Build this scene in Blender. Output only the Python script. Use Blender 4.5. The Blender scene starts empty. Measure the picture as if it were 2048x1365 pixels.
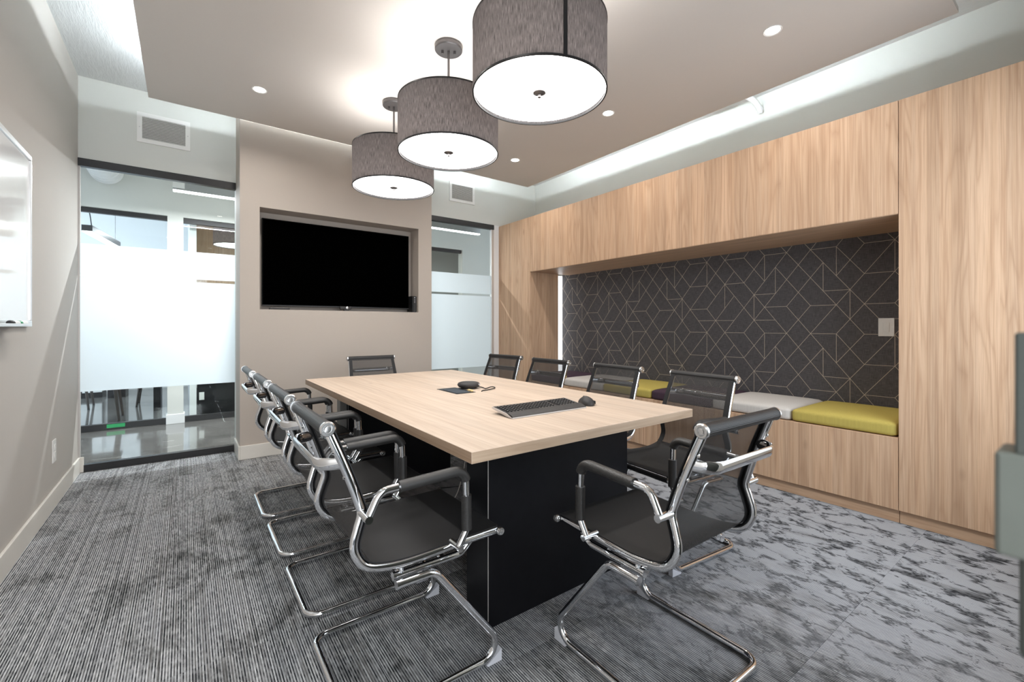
import bpy, bmesh, math, random
from mathutils import Vector, Matrix
random.seed(7)
PI = math.pi
S = bpy.context.scene
COL = S.collection

# ---------------------------------------------------------------- camera, world, big lights, exposure
cam = bpy.data.cameras.new('camera')
cam.sensor_width = 36.0
cam.lens = 887.2 / 2048 * 36.0
cam.shift_y = -29.6 / 2048
cam.clip_start = 0.01
cam.dof.use_dof = True
cam.dof.focus_distance = 2.1
cam.dof.aperture_fstop = 4.5
camo = bpy.data.objects.new('camera', cam)
camo.location = (0, 0, 1.16)
camo.rotation_euler = (PI / 2, 0, -0.6356)
COL.objects.link(camo)
S.camera = camo

S.view_settings.view_transform = 'Standard'
S.view_settings.look = 'None'
S.view_settings.gamma = 1.0
S.view_settings.exposure = 0.2
S.view_settings.use_curve_mapping = False
S.cycles.max_bounces = 10
S.cycles.diffuse_bounces = 6
S.cycles.glossy_bounces = 4
S.cycles.transmission_bounces = 6
S.cycles.transparent_max_bounces = 16
S.cycles.sample_clamp_indirect = 6.0
S.cycles.caustics_reflective = False
S.cycles.caustics_refractive = False

W = bpy.data.worlds.new('World')
S.world = W
W.use_nodes = True
W.node_tree.nodes['Background'].inputs[0].default_value = (0.80, 0.90, 1.0, 1)
W.node_tree.nodes['Background'].inputs[1].default_value = 1.2


def area(name, loc, rot, sx, sy, watts, col=(1, 1, 1), spread=PI, shape='RECTANGLE'):
    l = bpy.data.lights.new(name, 'AREA')
    l.shape = shape
    l.size = sx
    l.size_y = sy
    l.energy = watts
    l.color = col
    l.spread = spread
    o = bpy.data.objects.new(name, l)
    o.location = loc
    o.rotation_euler = rot
    COL.objects.link(o)
    return o


# daylight through the front window; fill lamp added in the doorway behind the camera
area('window_daylight', (2.45, -0.35, 1.6), (PI / 2, 0, 0), 1.6, 1.9, 34, (0.82, 0.91, 1.0))
area('doorway_fill', (-0.1, -0.6, 1.4), (PI / 2, 0, 0), 0.9, 2.2, 46, (0.93, 0.97, 1.0))
# daylight in the office across the corridor
area('office_daylight', (-2.8, 8.6, 1.6), (PI / 2, 0, -PI / 2), 3.0, 2.2, 85, (0.70, 0.83, 1.0))

# ---------------------------------------------------------------- node helpers


class NT:
    def __init__(s, name):
        s.m = bpy.data.materials.new(name)
        s.m.use_nodes = True
        s.t = s.m.node_tree
        s.t.nodes.clear()
        s.out = s.t.nodes.new('ShaderNodeOutputMaterial')

    def n(s, kind, **kw):
        x = s.t.nodes.new('ShaderNode' + kind)
        for k, v in kw.items():
            setattr(x, k, v)
        return x

    def set(s, sock, v):
        if hasattr(v, 'is_output'):
            s.t.links.new(v, sock)
        elif isinstance(v, (tuple, list)) and len(v) == 3 and sock.type == 'RGBA':
            sock.default_value = (*v, 1)
        else:
            sock.default_value = v

    def math(s, op, a, b=0.0, c=0.0, clamp=False):
        x = s.n('Math', operation=op, use_clamp=clamp)
        s.set(x.inputs[0], a)
        s.set(x.inputs[1], b)
        s.set(x.inputs[2], c)
        return x.outputs[0]

    def mix(s, f, a, b, blend='MIX'):
        x = s.n('Mix', data_type='RGBA', blend_type=blend)
        s.set(x.inputs[0], f)
        s.set(x.inputs[6], a)
        s.set(x.inputs[7], b)
        return x.outputs[2]

    def ramp(s, f, pts):
        x = s.n('ValToRGB')
        cr = x.color_ramp
        while len(cr.elements) > 1:
            cr.elements.remove(cr.elements[-1])
        for i, (p, c) in enumerate(pts):
            e = cr.elements[0] if i == 0 else cr.elements.new(p)
            e.position = p
            c = (c, c, c) if not isinstance(c, (tuple, list)) else c
            e.color = (*c, 1)
        s.set(x.inputs[0], f)
        return x.outputs[0]

    def comb(s, x=0.0, y=0.0, z=0.0):
        k = s.n('CombineXYZ')
        for i, v in enumerate((x, y, z)):
            s.set(k.inputs[i], v)
        return k.outputs[0]

    def coords(s, kind='Object'):
        k = s.n('TexCoord')
        sep = s.n('SeparateXYZ')
        s.t.links.new(k.outputs[kind], sep.inputs[0])
        return k.outputs[kind], sep.outputs[0], sep.outputs[1], sep.outputs[2]

    def noise(s, vec, scale=5.0, detail=2.0, rough=0.5, dist=0.0):
        k = s.n('TexNoise')
        if vec is not None:
            s.t.links.new(vec, k.inputs['Vector'])
        k.inputs['Scale'].default_value = scale
        k.inputs['Detail'].default_value = detail
        k.inputs['Roughness'].default_value = rough
        k.inputs['Distortion'].default_value = dist
        return k.outputs[0]

    def white(s, v):
        k = s.n('TexWhiteNoise', noise_dimensions='1D')
        s.set(k.inputs['W'], v)
        return k.outputs[0]

    def bump(s, h, strength=0.2, dist=0.01):
        k = s.n('Bump')
        s.set(k.inputs['Height'], h)
        k.inputs['Strength'].default_value = strength
        k.inputs['Distance'].default_value = dist
        return k.outputs[0]

    def bsdf(s, color, rough=0.5, metal=0.0, normal=None, spec=0.5, coat=0.0, emit=None, estr=0.0):
        b = s.n('BsdfPrincipled')
        s.set(b.inputs['Base Color'], color)
        s.set(b.inputs['Roughness'], rough)
        s.set(b.inputs['Metallic'], metal)
        b.inputs['Specular IOR Level'].default_value = spec
        b.inputs['Coat Weight'].default_value = coat
        if normal is not None:
            s.t.links.new(normal, b.inputs['Normal'])
        if emit is not None:
            s.set(b.inputs['Emission Color'], emit)
            b.inputs['Emission Strength'].default_value = estr
        return b.outputs[0]

    def done(s, sh):
        s.t.links.new(sh, s.out.inputs[0])
        return s.m


MATS = {}


def plain(name, col, rough=0.5, metal=0.0, spec=0.5, grain=0.0, gscale=60, bump=0.0, coat=0.0):
    k = NT(name)
    c, n = col, None
    if grain or bump:
        v, *_ = k.coords()
        nz = k.noise(v, gscale, 3, 0.6)
        if grain:
            f = k.math('MULTIPLY_ADD', nz, 2 * grain, 1 - grain)
            c = k.mix(1.0, col, k.comb(f, f, f), 'MULTIPLY')
        if bump:
            n = k.bump(nz, bump, 0.004)
    MATS[name] = k.done(k.bsdf(c, rough, metal, n, spec, coat))
    return MATS[name]


def emis(name, col, strength):
    k = NT(name)
    e = k.n('Emission')
    k.set(e.inputs[0], col)
    e.inputs[1].default_value = strength
    MATS[name] = k.done(e.outputs[0])


def wood(name, base, dark, light, across, along, plank=0.13, rough=0.42, tone=0.10, grainy=1.0):
    k = NT(name)
    _, X, Y, Z = k.coords()
    ax = {'x': X, 'y': Y, 'z': Z}
    a, l = ax[across], ax[along]
    third = [ax[q] for q in 'xyz' if q not in (across, along)][0]
    a = k.math('ADD', a, k.math('MULTIPLY', third, 0.37))
    pid = k.math('FLOOR', k.math('DIVIDE', a, plank))
    r = k.white(pid)
    r2 = k.white(k.math('ADD', pid, 31.7))
    half = k.math('FLOOR', k.math('DIVIDE', k.math('ADD', a, 0.021), plank * 0.43))
    r3 = k.white(k.math('ADD', half, 7.3))
    v1 = k.comb(k.math('MULTIPLY', a, 7.0), k.math('MULTIPLY_ADD', l, 0.55, k.math('MULTIPLY', r, 40.0)), k.math('MULTIPLY', r2, 23.0))
    n1 = k.noise(v1, 1.0, 2.5, 0.5, 0.35)
    ring = k.math('PINGPONG', k.math('MULTIPLY', n1, 9.0), 0.5)
    ring = k.math('POWER', k.math('MULTIPLY', ring, 2.0), 2.2)
    v2 = k.comb(k.math('MULTIPLY', a, 260.0), k.math('MULTIPLY', l, 4.0), k.math('MULTIPLY', r, 9.0))
    pore = k.noise(v2, 1.0, 3, 0.6)
    pore = k.ramp(pore, [(0.42, 0.0), (0.72, 1.0)])
    v3 = k.comb(k.math('MULTIPLY', a, 45.0), k.math('MULTIPLY', l, 0.9), k.math('MULTIPLY', r2, 9.0))
    band = k.noise(v3, 1.0, 2, 0.5)
    c = k.mix(k.ramp(band, [(0.3, 0.0), (0.7, 1.0)]), base, light)
    c = k.mix(k.math('MULTIPLY', ring, 0.30 * grainy), c, dark)
    c = k.mix(k.math('MULTIPLY', pore, 0.30 * grainy), c, dark)
    v4 = k.comb(k.math('ADD', k.math('MULTIPLY', a, 105.0), k.math('MULTIPLY', n1, 5.0)), k.math('MULTIPLY', l, 0.8), k.math('MULTIPLY', r, 9.0))
    st = k.ramp(k.noise(v4, 1.0, 2, 0.55), [(0.52, 0.0), (0.62, 1.0)])
    c = k.mix(k.math('MULTIPLY', st, 0.26 * grainy), c, dark)
    # small knots
    vk = k.comb(k.math('MULTIPLY', a, 6.0), k.math('MULTIPLY', l, 2.2), k.math('MULTIPLY', r, 5.0))
    vor = k.n('TexVoronoi')
    k.t.links.new(vk, vor.inputs['Vector'])
    vor.inputs['Scale'].default_value = 1.0
    kn = k.ramp(vor.outputs['Distance'], [(0.0, 1.0), (0.05, 0.55), (0.11, 0.0)])
    sep = k.n('SeparateColor')
    k.t.links.new(vor.outputs['Color'], sep.inputs[0])
    kn = k.math('MULTIPLY', kn, k.math('GREATER_THAN', sep.outputs[0], 0.62))
    c = k.mix(k.math('MULTIPLY', kn, 0.45), c, tuple(q * 0.55 for q in dark))
    t = k.math('MULTIPLY_ADD', r3, 2 * tone, 1 - tone)
    t = k.math('MULTIPLY', t, k.math('MULTIPLY_ADD', r, tone, 1 - tone * 0.5))
    c = k.mix(1.0, c, k.comb(t, t, t), 'MULTIPLY')
    nb = k.bump(pore, 0.05, 0.001)
    MATS[name] = k.done(k.bsdf(c, rough + 0.1, 0, nb, 0.22))


# ---------------------------------------------------------------- materials
plain('taupe_paint', (0.465, 0.435, 0.402), 0.75, grain=0.03, gscale=220, bump=0.05)
plain('tv_wall_paint', (0.445, 0.392, 0.345), 0.75, grain=0.03, gscale=220, bump=0.05)
plain('pale_paint', (0.64, 0.645, 0.61), 0.75, grain=0.02, gscale=220, bump=0.04)
plain('cloud_paint', (0.68, 0.635, 0.595), 0.8, grain=0.02, gscale=150, bump=0.03)
plain('white_paint', (0.78, 0.78, 0.78), 0.7, grain=0.02)
plain('baseboard_paint', (0.68, 0.65, 0.60), 0.45, grain=0.03, gscale=30)
plain('black_laminate', (0.006, 0.006, 0.0075), 0.40, spec=0.16, grain=0.3, gscale=30, bump=0.02)
plain('black_metal', (0.02, 0.019, 0.02), 0.4, 0.2, grain=0.1)
plain('chrome', (0.82, 0.83, 0.85), 0.07, 1.0)
plain('cap_metal', (0.80, 0.80, 0.80), 0.24, 1.0)
plain('brushed_metal', (0.55, 0.55, 0.56), 0.3, 1.0)
plain('canopy_metal', (0.16, 0.15, 0.15), 0.38, 0.8)
plain('black_plastic', (0.010, 0.010, 0.011), 0.45, spec=0.3)
plain('tv_black', (0.002, 0.002, 0.002), 0.22, spec=0.12)
plain('tv_screen', (0.0004, 0.0004, 0.0004), 0.30, spec=0.0)
plain('dark_grey_plastic', (0.036, 0.034, 0.034), 0.5, spec=0.3)
plain('slate_lid', (0.045, 0.055, 0.066), 0.6, spec=0.15)
plain('silver_plastic', (0.55, 0.52, 0.50), 0.35, 0.3)
plain('white_plastic', (0.80, 0.79, 0.77), 0.35)
plain('grey_plastic', (0.62, 0.63, 0.68), 0.5)
plain('whiteboard_white', (0.82, 0.83, 0.84), 0.12, spec=0.6, coat=0.3)
plain('alu', (0.70, 0.70, 0.70), 0.35, 0.7)
plain('green_cap', (0.0, 0.22, 0.07), 0.35)
plain('green_tape', (0.03, 0.36, 0.12), 0.6)
plain('door_grey', (0.05, 0.057, 0.052), 0.5, 0.3, grain=0.15, gscale=14)
plain('lock_grey', (0.10, 0.11, 0.098), 0.5, 0.3, grain=0.2, gscale=18)
plain('dark_wood', (0.035, 0.022, 0.016), 0.5, grain=0.2)
plain('mid_grey', (0.30, 0.29, 0.27), 0.5)
plain('white_cable', (0.7, 0.68, 0.66), 0.5)
plain('dark_carpet', (0.02, 0.02, 0.021), 0.9, grain=0.3, gscale=120)
plain('yellow_rubber', (0.9, 0.65, 0.3), 0.5)
emis('diffuser_glow', (1.0, 0.978, 0.95), 8.2)
emis('downlight_glow', (1.0, 0.95, 0.9), 14.0)
emis('led_glow', (0.84, 0.94, 1.0), 75.0)
emis('slot_glow', (0.95, 0.98, 1.0), 2.2)
emis('linear_glow', (0.95, 0.97, 1.0), 7.0)
wood('wood_panel', (0.570, 0.380, 0.248), (0.34, 0.195, 0.115), (0.630, 0.440, 0.303), 'y', 'z', 0.115, 0.40, 0.075, 1.25)
wood('wood_side', (0.570, 0.380, 0.248), (0.34, 0.195, 0.115), (0.630, 0.440, 0.303), 'x', 'z', 0.115, 0.40, 0.075, 1.25)
wood('wood_long', (0.570, 0.380, 0.248), (0.34, 0.195, 0.115), (0.630, 0.440, 0.303), 'x', 'y', 0.16, 0.30, 0.05)
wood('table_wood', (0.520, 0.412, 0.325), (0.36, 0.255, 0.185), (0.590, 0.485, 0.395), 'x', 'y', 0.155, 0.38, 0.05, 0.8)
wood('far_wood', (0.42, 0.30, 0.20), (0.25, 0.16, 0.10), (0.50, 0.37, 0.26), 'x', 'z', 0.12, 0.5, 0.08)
wood('table_edge_shaded', (0.33, 0.225, 0.150), (0.20, 0.125, 0.08), (0.40, 0.285, 0.20), 'z', 'y', 0.2, 0.4, 0.05)  # edge wood of the long sides, their shade put into a darker colour
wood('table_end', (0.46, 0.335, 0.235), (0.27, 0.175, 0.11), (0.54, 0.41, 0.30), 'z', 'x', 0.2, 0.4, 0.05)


def fabric(name, col, sc=700, amt=0.25):
    k = NT(name)
    v, X, Y, Z = k.coords()
    a = k.noise(k.comb(k.math('MULTIPLY', X, sc), k.math('MULTIPLY', Y, sc * 0.12), Z), 1.0, 2)
    b = k.noise(k.comb(k.math('MULTIPLY', X, sc * 0.12), k.math('MULTIPLY', Y, sc), k.math('MULTIPLY', Z, sc * 0.6)), 1.0, 2)
    h = k.math('MULTIPLY', k.math('ADD', a, b), 0.5)
    f = k.math('MULTIPLY_ADD', h, 2 * amt, 1 - amt)
    c = k.mix(1.0, col, k.comb(f, f, f), 'MULTIPLY')
    MATS[name] = k.done(k.bsdf(c, 0.9, 0, k.bump(h, 0.25, 0.002), 0.15))


fabric('cushion_yellow', (0.45, 0.36, 0.095))
fabric('cushion_grey', (0.56, 0.53, 0.50))
fabric('cushion_purple', (0.060, 0.036, 0.052))


def m_shade():
    k = NT('drum_shade')
    v, X, Y, Z = k.coords()
    ang = k.math('ARCTAN2', Y, X)
    nz = k.noise(k.comb(k.math('MULTIPLY', ang, 130.0), k.math('MULTIPLY', Z, 22.0), 0.0), 1.0, 3, 0.65)
    f = k.ramp(nz, [(0.25, 0.30), (0.75, 1.75)])
    d = k.n('BsdfDiffuse')
    k.set(d.inputs[0], k.mix(1.0, (0.070, 0.066, 0.067), f, 'MULTIPLY'))
    t = k.n('BsdfTranslucent')
    k.set(t.inputs[0], k.mix(1.0, (0.155, 0.141, 0.136), f, 'MULTIPLY'))
    ms = k.n('AddShader')
    k.t.links.new(d.outputs[0], ms.inputs[0])
    k.t.links.new(t.outputs[0], ms.inputs[1])
    MATS['drum_shade'] = k.done(ms.outputs[0])


m_shade()


def m_glass():
    k = NT('clear_glass')
    tr = k.n('BsdfTransparent')
    k.set(tr.inputs[0], (0.955, 0.975, 0.97))
    gl = k.n('BsdfGlossy')
    gl.inputs['Roughness'].default_value = 0.0
    fr = k.n('Fresnel')
    fr.inputs[0].default_value = 1.42
    mx = k.n('MixShader')
    ge = k.n('NewGeometry')
    k.set(mx.inputs[0], k.math('MULTIPLY', fr.outputs[0], k.math('SUBTRACT', 1.0, ge.outputs['Backfacing'])))
    k.t.links.new(tr.outputs[0], mx.inputs[1])
    k.t.links.new(gl.outputs[0], mx.inputs[2])
    MATS['clear_glass'] = k.done(mx.outputs[0])
    k = NT('frosted_film')
    t = k.n('BsdfTranslucent')
    k.set(t.inputs[0], (0.84, 0.91, 0.96))
    d = k.n('BsdfDiffuse')
    k.set(d.inputs[0], (0.84, 0.87, 0.89))
    mx = k.n('MixShader')
    mx.inputs[0].default_value = 0.25
    k.t.links.new(t.outputs[0], mx.inputs[1])
    k.t.links.new(d.outputs[0], mx.inputs[2])
    MATS['frosted_film'] = k.done(mx.outputs[0])


m_glass()


def m_mesh(name, fac, col=(0.013, 0.013, 0.014)):
    k = NT(name)
    v, X, Y, Z = k.coords()
    w = k.math('MULTIPLY', k.math('SINE', k.math('MULTIPLY', Y, 2200.0)), k.math('SINE', k.math('MULTIPLY', k.math('ADD', X, Z), 1800.0)))
    c = k.mix(k.math('MULTIPLY_ADD', w, 0.5, 0.5), tuple(q * 0.6 for q in col), tuple(q * 1.5 for q in col))
    b = k.bsdf(c, 0.55, 0, None, 0.3)
    tr = k.n('BsdfTransparent')
    mx = k.n('MixShader')
    mx.inputs[0].default_value = fac
    k.t.links.new(b, mx.inputs[1])
    k.t.links.new(tr.outputs[0], mx.inputs[2])
    MATS[name] = k.done(mx.outputs[0])


m_mesh('back_mesh', 0.50, (0.050, 0.047, 0.046))
m_mesh('seat_mesh', 0.03, (0.019, 0.0185, 0.019))
m_mesh('border_mesh', 0.0)


def m_ribbed():
    k = NT('ribbed_vinyl')
    v, X, Y, Z = k.coords()
    w = k.math('SINE', k.math('MULTIPLY', k.math('ADD', X, Z), 1500.0))
    c = k.mix(k.math('MULTIPLY_ADD', w, 0.5, 0.5), (0.007, 0.007, 0.008), (0.026, 0.0255, 0.026))
    MATS['ribbed_vinyl'] = k.done(k.bsdf(c, 0.45, 0, k.bump(w, 0.3, 0.001), 0.4))
    k = NT('arm_vinyl')
    v, X, Y, Z = k.coords()
    w = k.math('MULTIPLY', k.math('SINE', k.math('MULTIPLY', X, 1300.0)), k.math('SINE', k.math('MULTIPLY', k.math('ADD', Y, Z), 1300.0)))
    c = k.mix(k.math('MULTIPLY_ADD', w, 0.5, 0.5), (0.012, 0.012, 0.012), (0.035, 0.033, 0.032))
    MATS['arm_vinyl'] = k.done(k.bsdf(c, 0.38, 0, k.bump(w, 0.35, 0.001), 0.5))


m_ribbed()


def m_carpet():
    k = NT('carpet')
    tc, X, Y, Z = k.coords('Object')
    oi = k.n('ObjectInfo')
    rnd = oi.outputs['Random']
    geo = k.n('NewGeometry')
    sp = k.n('SeparateXYZ')
    k.t.links.new(geo.outputs['Position'], sp.inputs[0])
    PX = sp.outputs[0]
    # tufted lines along the length of the tile
    line = k.math('FLOOR', k.math('MULTIPLY', X, 1 / 0.00415))
    r = k.white(k.math('ADD', line, k.math('MULTIPLY', rnd, 991.0)))
    alt = k.math('PINGPONG', line, 1.0)
    off = k.math('MULTIPLY', rnd, 57.0)
    YJ = k.math('ADD', Y, k.math('MULTIPLY', k.math('SUBTRACT', r, 0.5), 0.022))
    # large eroded blotches, cut by dark veins
    vb = k.comb(k.math('MULTIPLY', X, 5.5), k.math('MULTIPLY_ADD', YJ, 3.6, off), k.math('MULTIPLY', rnd, 13.0))
    big = k.noise(vb, 1.0, 3, 0.6, 0.8)
    wn = k.noise(k.comb(k.math('MULTIPLY', X, 13.0), k.math('MULTIPLY_ADD', YJ, 9.0, off), 3.0), 1.0, 3, 0.6)
    wn2 = k.noise(k.comb(k.math('MULTIPLY', X, 13.0), k.math('MULTIPLY_ADD', YJ, 9.0, off), 9.0), 1.0, 3, 0.6)
    vv = k.comb(k.math('ADD', k.math('MULTIPLY', X, 8.0), k.math('MULTIPLY', wn, 1.7)), k.math('ADD', k.math('MULTIPLY_ADD', YJ, 5.4, off), k.math('MULTIPLY', wn2, 1.7)), k.math('MULTIPLY', rnd, 29.0))
    vo = k.n('TexVoronoi', feature='DISTANCE_TO_EDGE')
    k.t.links.new(vv, vo.inputs['Vector'])
    vo.inputs['Scale'].default_value = 1.0
    thick = k.math('MULTIPLY_ADD', k.math('SUBTRACT', wn, 0.46), 0.70, 0.052)
    vein = k.math('SUBTRACT', 1.0, k.math('SMOOTH_MIN', k.math('DIVIDE', vo.outputs['Distance'], k.math('MAXIMUM', thick, 0.012)), 1.0, 0.4), clamp=True)
    dash = k.noise(k.comb(k.math('MULTIPLY', line, 0.71), k.math('MULTIPLY_ADD', Y, 26.0, off), rnd), 1.0, 2, 0.6)
    fuzz = k.noise(tc, 900.0, 2, 0.6)
    # the plain light ground of the pattern grows towards the bench side
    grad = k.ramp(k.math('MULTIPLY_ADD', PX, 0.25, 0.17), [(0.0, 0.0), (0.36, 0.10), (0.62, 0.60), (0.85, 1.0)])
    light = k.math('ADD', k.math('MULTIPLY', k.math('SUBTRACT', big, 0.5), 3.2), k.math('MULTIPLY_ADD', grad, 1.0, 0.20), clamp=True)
    stripe_v = k.math('ADD', k.math('MULTIPLY', alt, 0.66), k.math('MULTIPLY', r, 0.34))
    stripe_v = k.math('ADD', stripe_v, k.math('MULTIPLY', k.math('SUBTRACT', dash, 0.52), 1.5), clamp=True)
    dark = (0.017, 0.018, 0.021)
    blotch_tone = k.ramp(big, [(0.30, 0.45), (0.52, 1.0)])  # darker tone in the low parts of the blotch pattern
    c_str = k.mix(stripe_v, dark, (0.60, 0.59, 0.58))
    c_str = k.mix(k.math('MULTIPLY', k.math('GREATER_THAN', r, 0.84), 0.55), c_str, (0.12, 0.113, 0.105))
    c_str = k.mix(1.0, c_str, k.comb(blotch_tone, blotch_tone, blotch_tone), 'MULTIPLY')
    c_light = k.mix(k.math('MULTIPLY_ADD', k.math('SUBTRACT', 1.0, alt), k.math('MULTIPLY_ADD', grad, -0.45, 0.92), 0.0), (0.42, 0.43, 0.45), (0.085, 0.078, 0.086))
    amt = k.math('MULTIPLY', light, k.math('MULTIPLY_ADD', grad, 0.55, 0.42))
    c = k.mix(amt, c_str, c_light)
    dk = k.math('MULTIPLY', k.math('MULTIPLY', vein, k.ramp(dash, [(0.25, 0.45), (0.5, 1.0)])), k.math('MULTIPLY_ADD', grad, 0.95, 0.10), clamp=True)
    c = k.mix(dk, c, (0.018, 0.019, 0.022))
    f = k.math('MULTIPLY_ADD', fuzz, 0.7, 0.65)
    c = k.mix(1.0, c, k.comb(k.math('MULTIPLY', f, 0.975), f, k.math('MULTIPLY', f, 1.03)), 'MULTIPLY')
    h = k.math('ADD', alt, k.math('MULTIPLY', fuzz, 0.8))
    MATS['carpet'] = k.done(k.bsdf(c, 0.95, 0, k.bump(h, 0.35, 0.002), 0.1))


m_carpet()


def m_concrete():
    k = NT('concrete_white')
    tc, X, Y, Z = k.coords()
    a = k.noise(k.comb(k.math('MULTIPLY', X, 60.0), k.math('MULTIPLY', Y, 9.0), Z), 1.0, 5, 0.7, 0.5)
    b = k.noise(tc, 7.0, 4, 0.6)
    h = k.math('ADD', a, k.math('MULTIPLY', b, 0.7))
    c = k.mix(b, (0.72, 0.74, 0.74), (0.80, 0.815, 0.815))
    MATS['concrete_white'] = k.done(k.bsdf(c, 0.7, 0, k.bump(h, 0.45, 0.010), 0.3))
    k = NT('polished_concrete')
    tc, X, Y, Z = k.coords()
    a = k.noise(tc, 2.2, 6, 0.65, 0.4)
    b = k.noise(k.comb(k.math('MULTIPLY', X, 3.0), k.math('MULTIPLY', Y, 14.0), 0.0), 1.0, 5, 0.7)
    sp = k.noise(tc, 160.0, 2, 0.5)
    c = k.mix(k.ramp(a, [(0.3, 0.0), (0.75, 1.0)]), (0.10, 0.094, 0.087), (0.20, 0.19, 0.178))
    c = k.mix(k.math('MULTIPLY', k.ramp(b, [(0.55, 0.0), (0.75, 1.0)]), 0.4), c, (0.55, 0.54, 0.52))
    c = k.mix(k.math('MULTIPLY', k.ramp(sp, [(0.62, 0.0), (0.7, 1.0)]), 0.25), c, (0.13, 0.12, 0.11))
    MATS['polished_concrete'] = k.done(k.bsdf(c, 0.10, 0, None, 0.6, 0.3))
    k = NT('wallpaper')
    tc, X, Y, Z = k.coords()
    a = k.noise(k.comb(0.0, k.math('MULTIPLY', Y, 420.0), k.math('MULTIPLY', Z, 22.0)), 1.0, 2, 0.6)
    b = k.noise(k.comb(0.0, k.math('MULTIPLY', Y, 22.0), k.math('MULTIPLY', Z, 420.0)), 1.0, 2, 0.6)
    h = k.math('MULTIPLY', k.math('ADD', a, b), 0.5)
    c = k.mix(k.ramp(h, [(0.35, 0.0), (0.65, 1.0)]), (0.050, 0.047, 0.050), (0.135, 0.127, 0.131))
    MATS['wallpaper'] = k.done(k.bsdf(c, 0.7, 0, k.bump(h, 0.2, 0.001), 0.2))
    plain('wallpaper_line', (0.50, 0.42, 0.34), 0.6)


m_concrete()

# ---------------------------------------------------------------- mesh helpers


def BM():
    return bmesh.new()


def box(bm, a, b, bev=0.0, seg=2, mi=0):
    g = bmesh.ops.create_cube(bm, size=1.0)
    vs = g['verts']
    for v in vs:
        v.co = Vector([(a[i] + b[i]) / 2 + v.co[i] * (b[i] - a[i]) for i in range(3)])
    fs = list({f for v in vs for f in v.link_faces})
    for f in fs:
        f.material_index = mi
    if bev:
        es = list({e for v in vs for e in v.link_edges})
        bmesh.ops.bevel(bm, geom=es, offset=bev, segments=seg, affect='EDGES', profile=0.5)
    return bm


def cyl(bm, p0, p1, r0, r1=None, seg=20):
    p0, p1 = Vector(p0), Vector(p1)
    r1 = r0 if r1 is None else r1
    d = (p1 - p0).normalized()
    u = d.orthogonal().normalized()
    w = d.cross(u)
    ra, rb = [], []
    for i in range(seg):
        t = 2 * PI * i / seg
        q = u * math.cos(t) + w * math.sin(t)
        ra.append(bm.verts.new(p0 + q * r0))
        rb.append(bm.verts.new(p1 + q * r1))
    for i in range(seg):
        j = (i + 1) % seg
        bm.faces.new((ra[i], ra[j], rb[j], rb[i]))
    bm.faces.new(ra[::-1])
    bm.faces.new(rb)
    return bm


def lathe(bm, prof, seg=32, c=(0, 0, 0), closed=False, axis='z'):
    rings = []
    for (r, z) in prof:
        ring = []
        n = 1 if r < 1e-6 else seg
        for i in range(n):
            t = 2 * PI * i / seg
            if axis == 'z':
                p = (c[0] + r * math.cos(t), c[1] + r * math.sin(t), c[2] + z)
            elif axis == 'y':
                p = (c[0] + r * math.cos(t), c[1] + z, c[2] + r * math.sin(t))
            else:
                p = (c[0] + z, c[1] + r * math.cos(t), c[2] + r * math.sin(t))
            ring.append(bm.verts.new(p))
        rings.append(ring)
    prs = list(zip(rings, rings[1:])) + ([(rings[-1], rings[0])] if closed else [])
    for A, B in prs:
        for i in range(seg):
            j = (i + 1) % seg
            if len(A) == 1 and len(B) == 1:
                continue
            if len(A) == 1:
                bm.faces.new((A[0], B[j], B[i]))
            elif len(B) == 1:
                bm.faces.new((A[i], A[j], B[0]))
            else:
                bm.faces.new((A[i], A[j], B[j], B[i]))
    return bm


def fillet(pts, r, n=6):
    pts = [Vector(p) for p in pts]
    out = [pts[0]]
    for i in range(1, len(pts) - 1):
        rr = r[i] if isinstance(r, dict) and i in r else (r if not isinstance(r, dict) else 0.02)
        p, a, b = pts[i], pts[i - 1], pts[i + 1]
        u, w = (a - p), (b - p)
        lu, lw = u.length, w.length
        u.normalize()
        w.normalize()
        ang = u.angle(w)
        if ang > PI - 0.02 or rr <= 0:
            out.append(p)
            continue
        d = min(rr / math.tan(ang / 2), lu * 0.49, lw * 0.49)
        rad = d * math.tan(ang / 2)
        bis = (u + w).normalized()
        cc = p + bis * (rad / math.sin(ang / 2))
        s, e = p + u * d, p + w * d
        vs, ve = s - cc, e - cc
        tot = vs.angle(ve)
        ax = vs.cross(ve).normalized()
        for kq in range(n + 1):
            out.append(cc + Matrix.Rotation(tot * kq / n, 3, ax) @ vs)
    out.append(pts[-1])
    return out


def catmull(pts, n=5):
    P = [Vector(p) for p in pts]
    P = [P[0] * 2 - P[1]] + P + [P[-1] * 2 - P[-2]]
    out = []
    for i in range(1, len(P) - 2):
        a, b, c, d = P[i - 1:i + 3]
        for kq in range(n):
            t = kq / n
            out.append(0.5 * ((2 * b) + (c - a) * t + (2 * a - 5 * b + 4 * c - d) * t * t + (3 * b - a - 3 * c + d) * t ** 3))
    out.append(P[-2])
    return out


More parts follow.
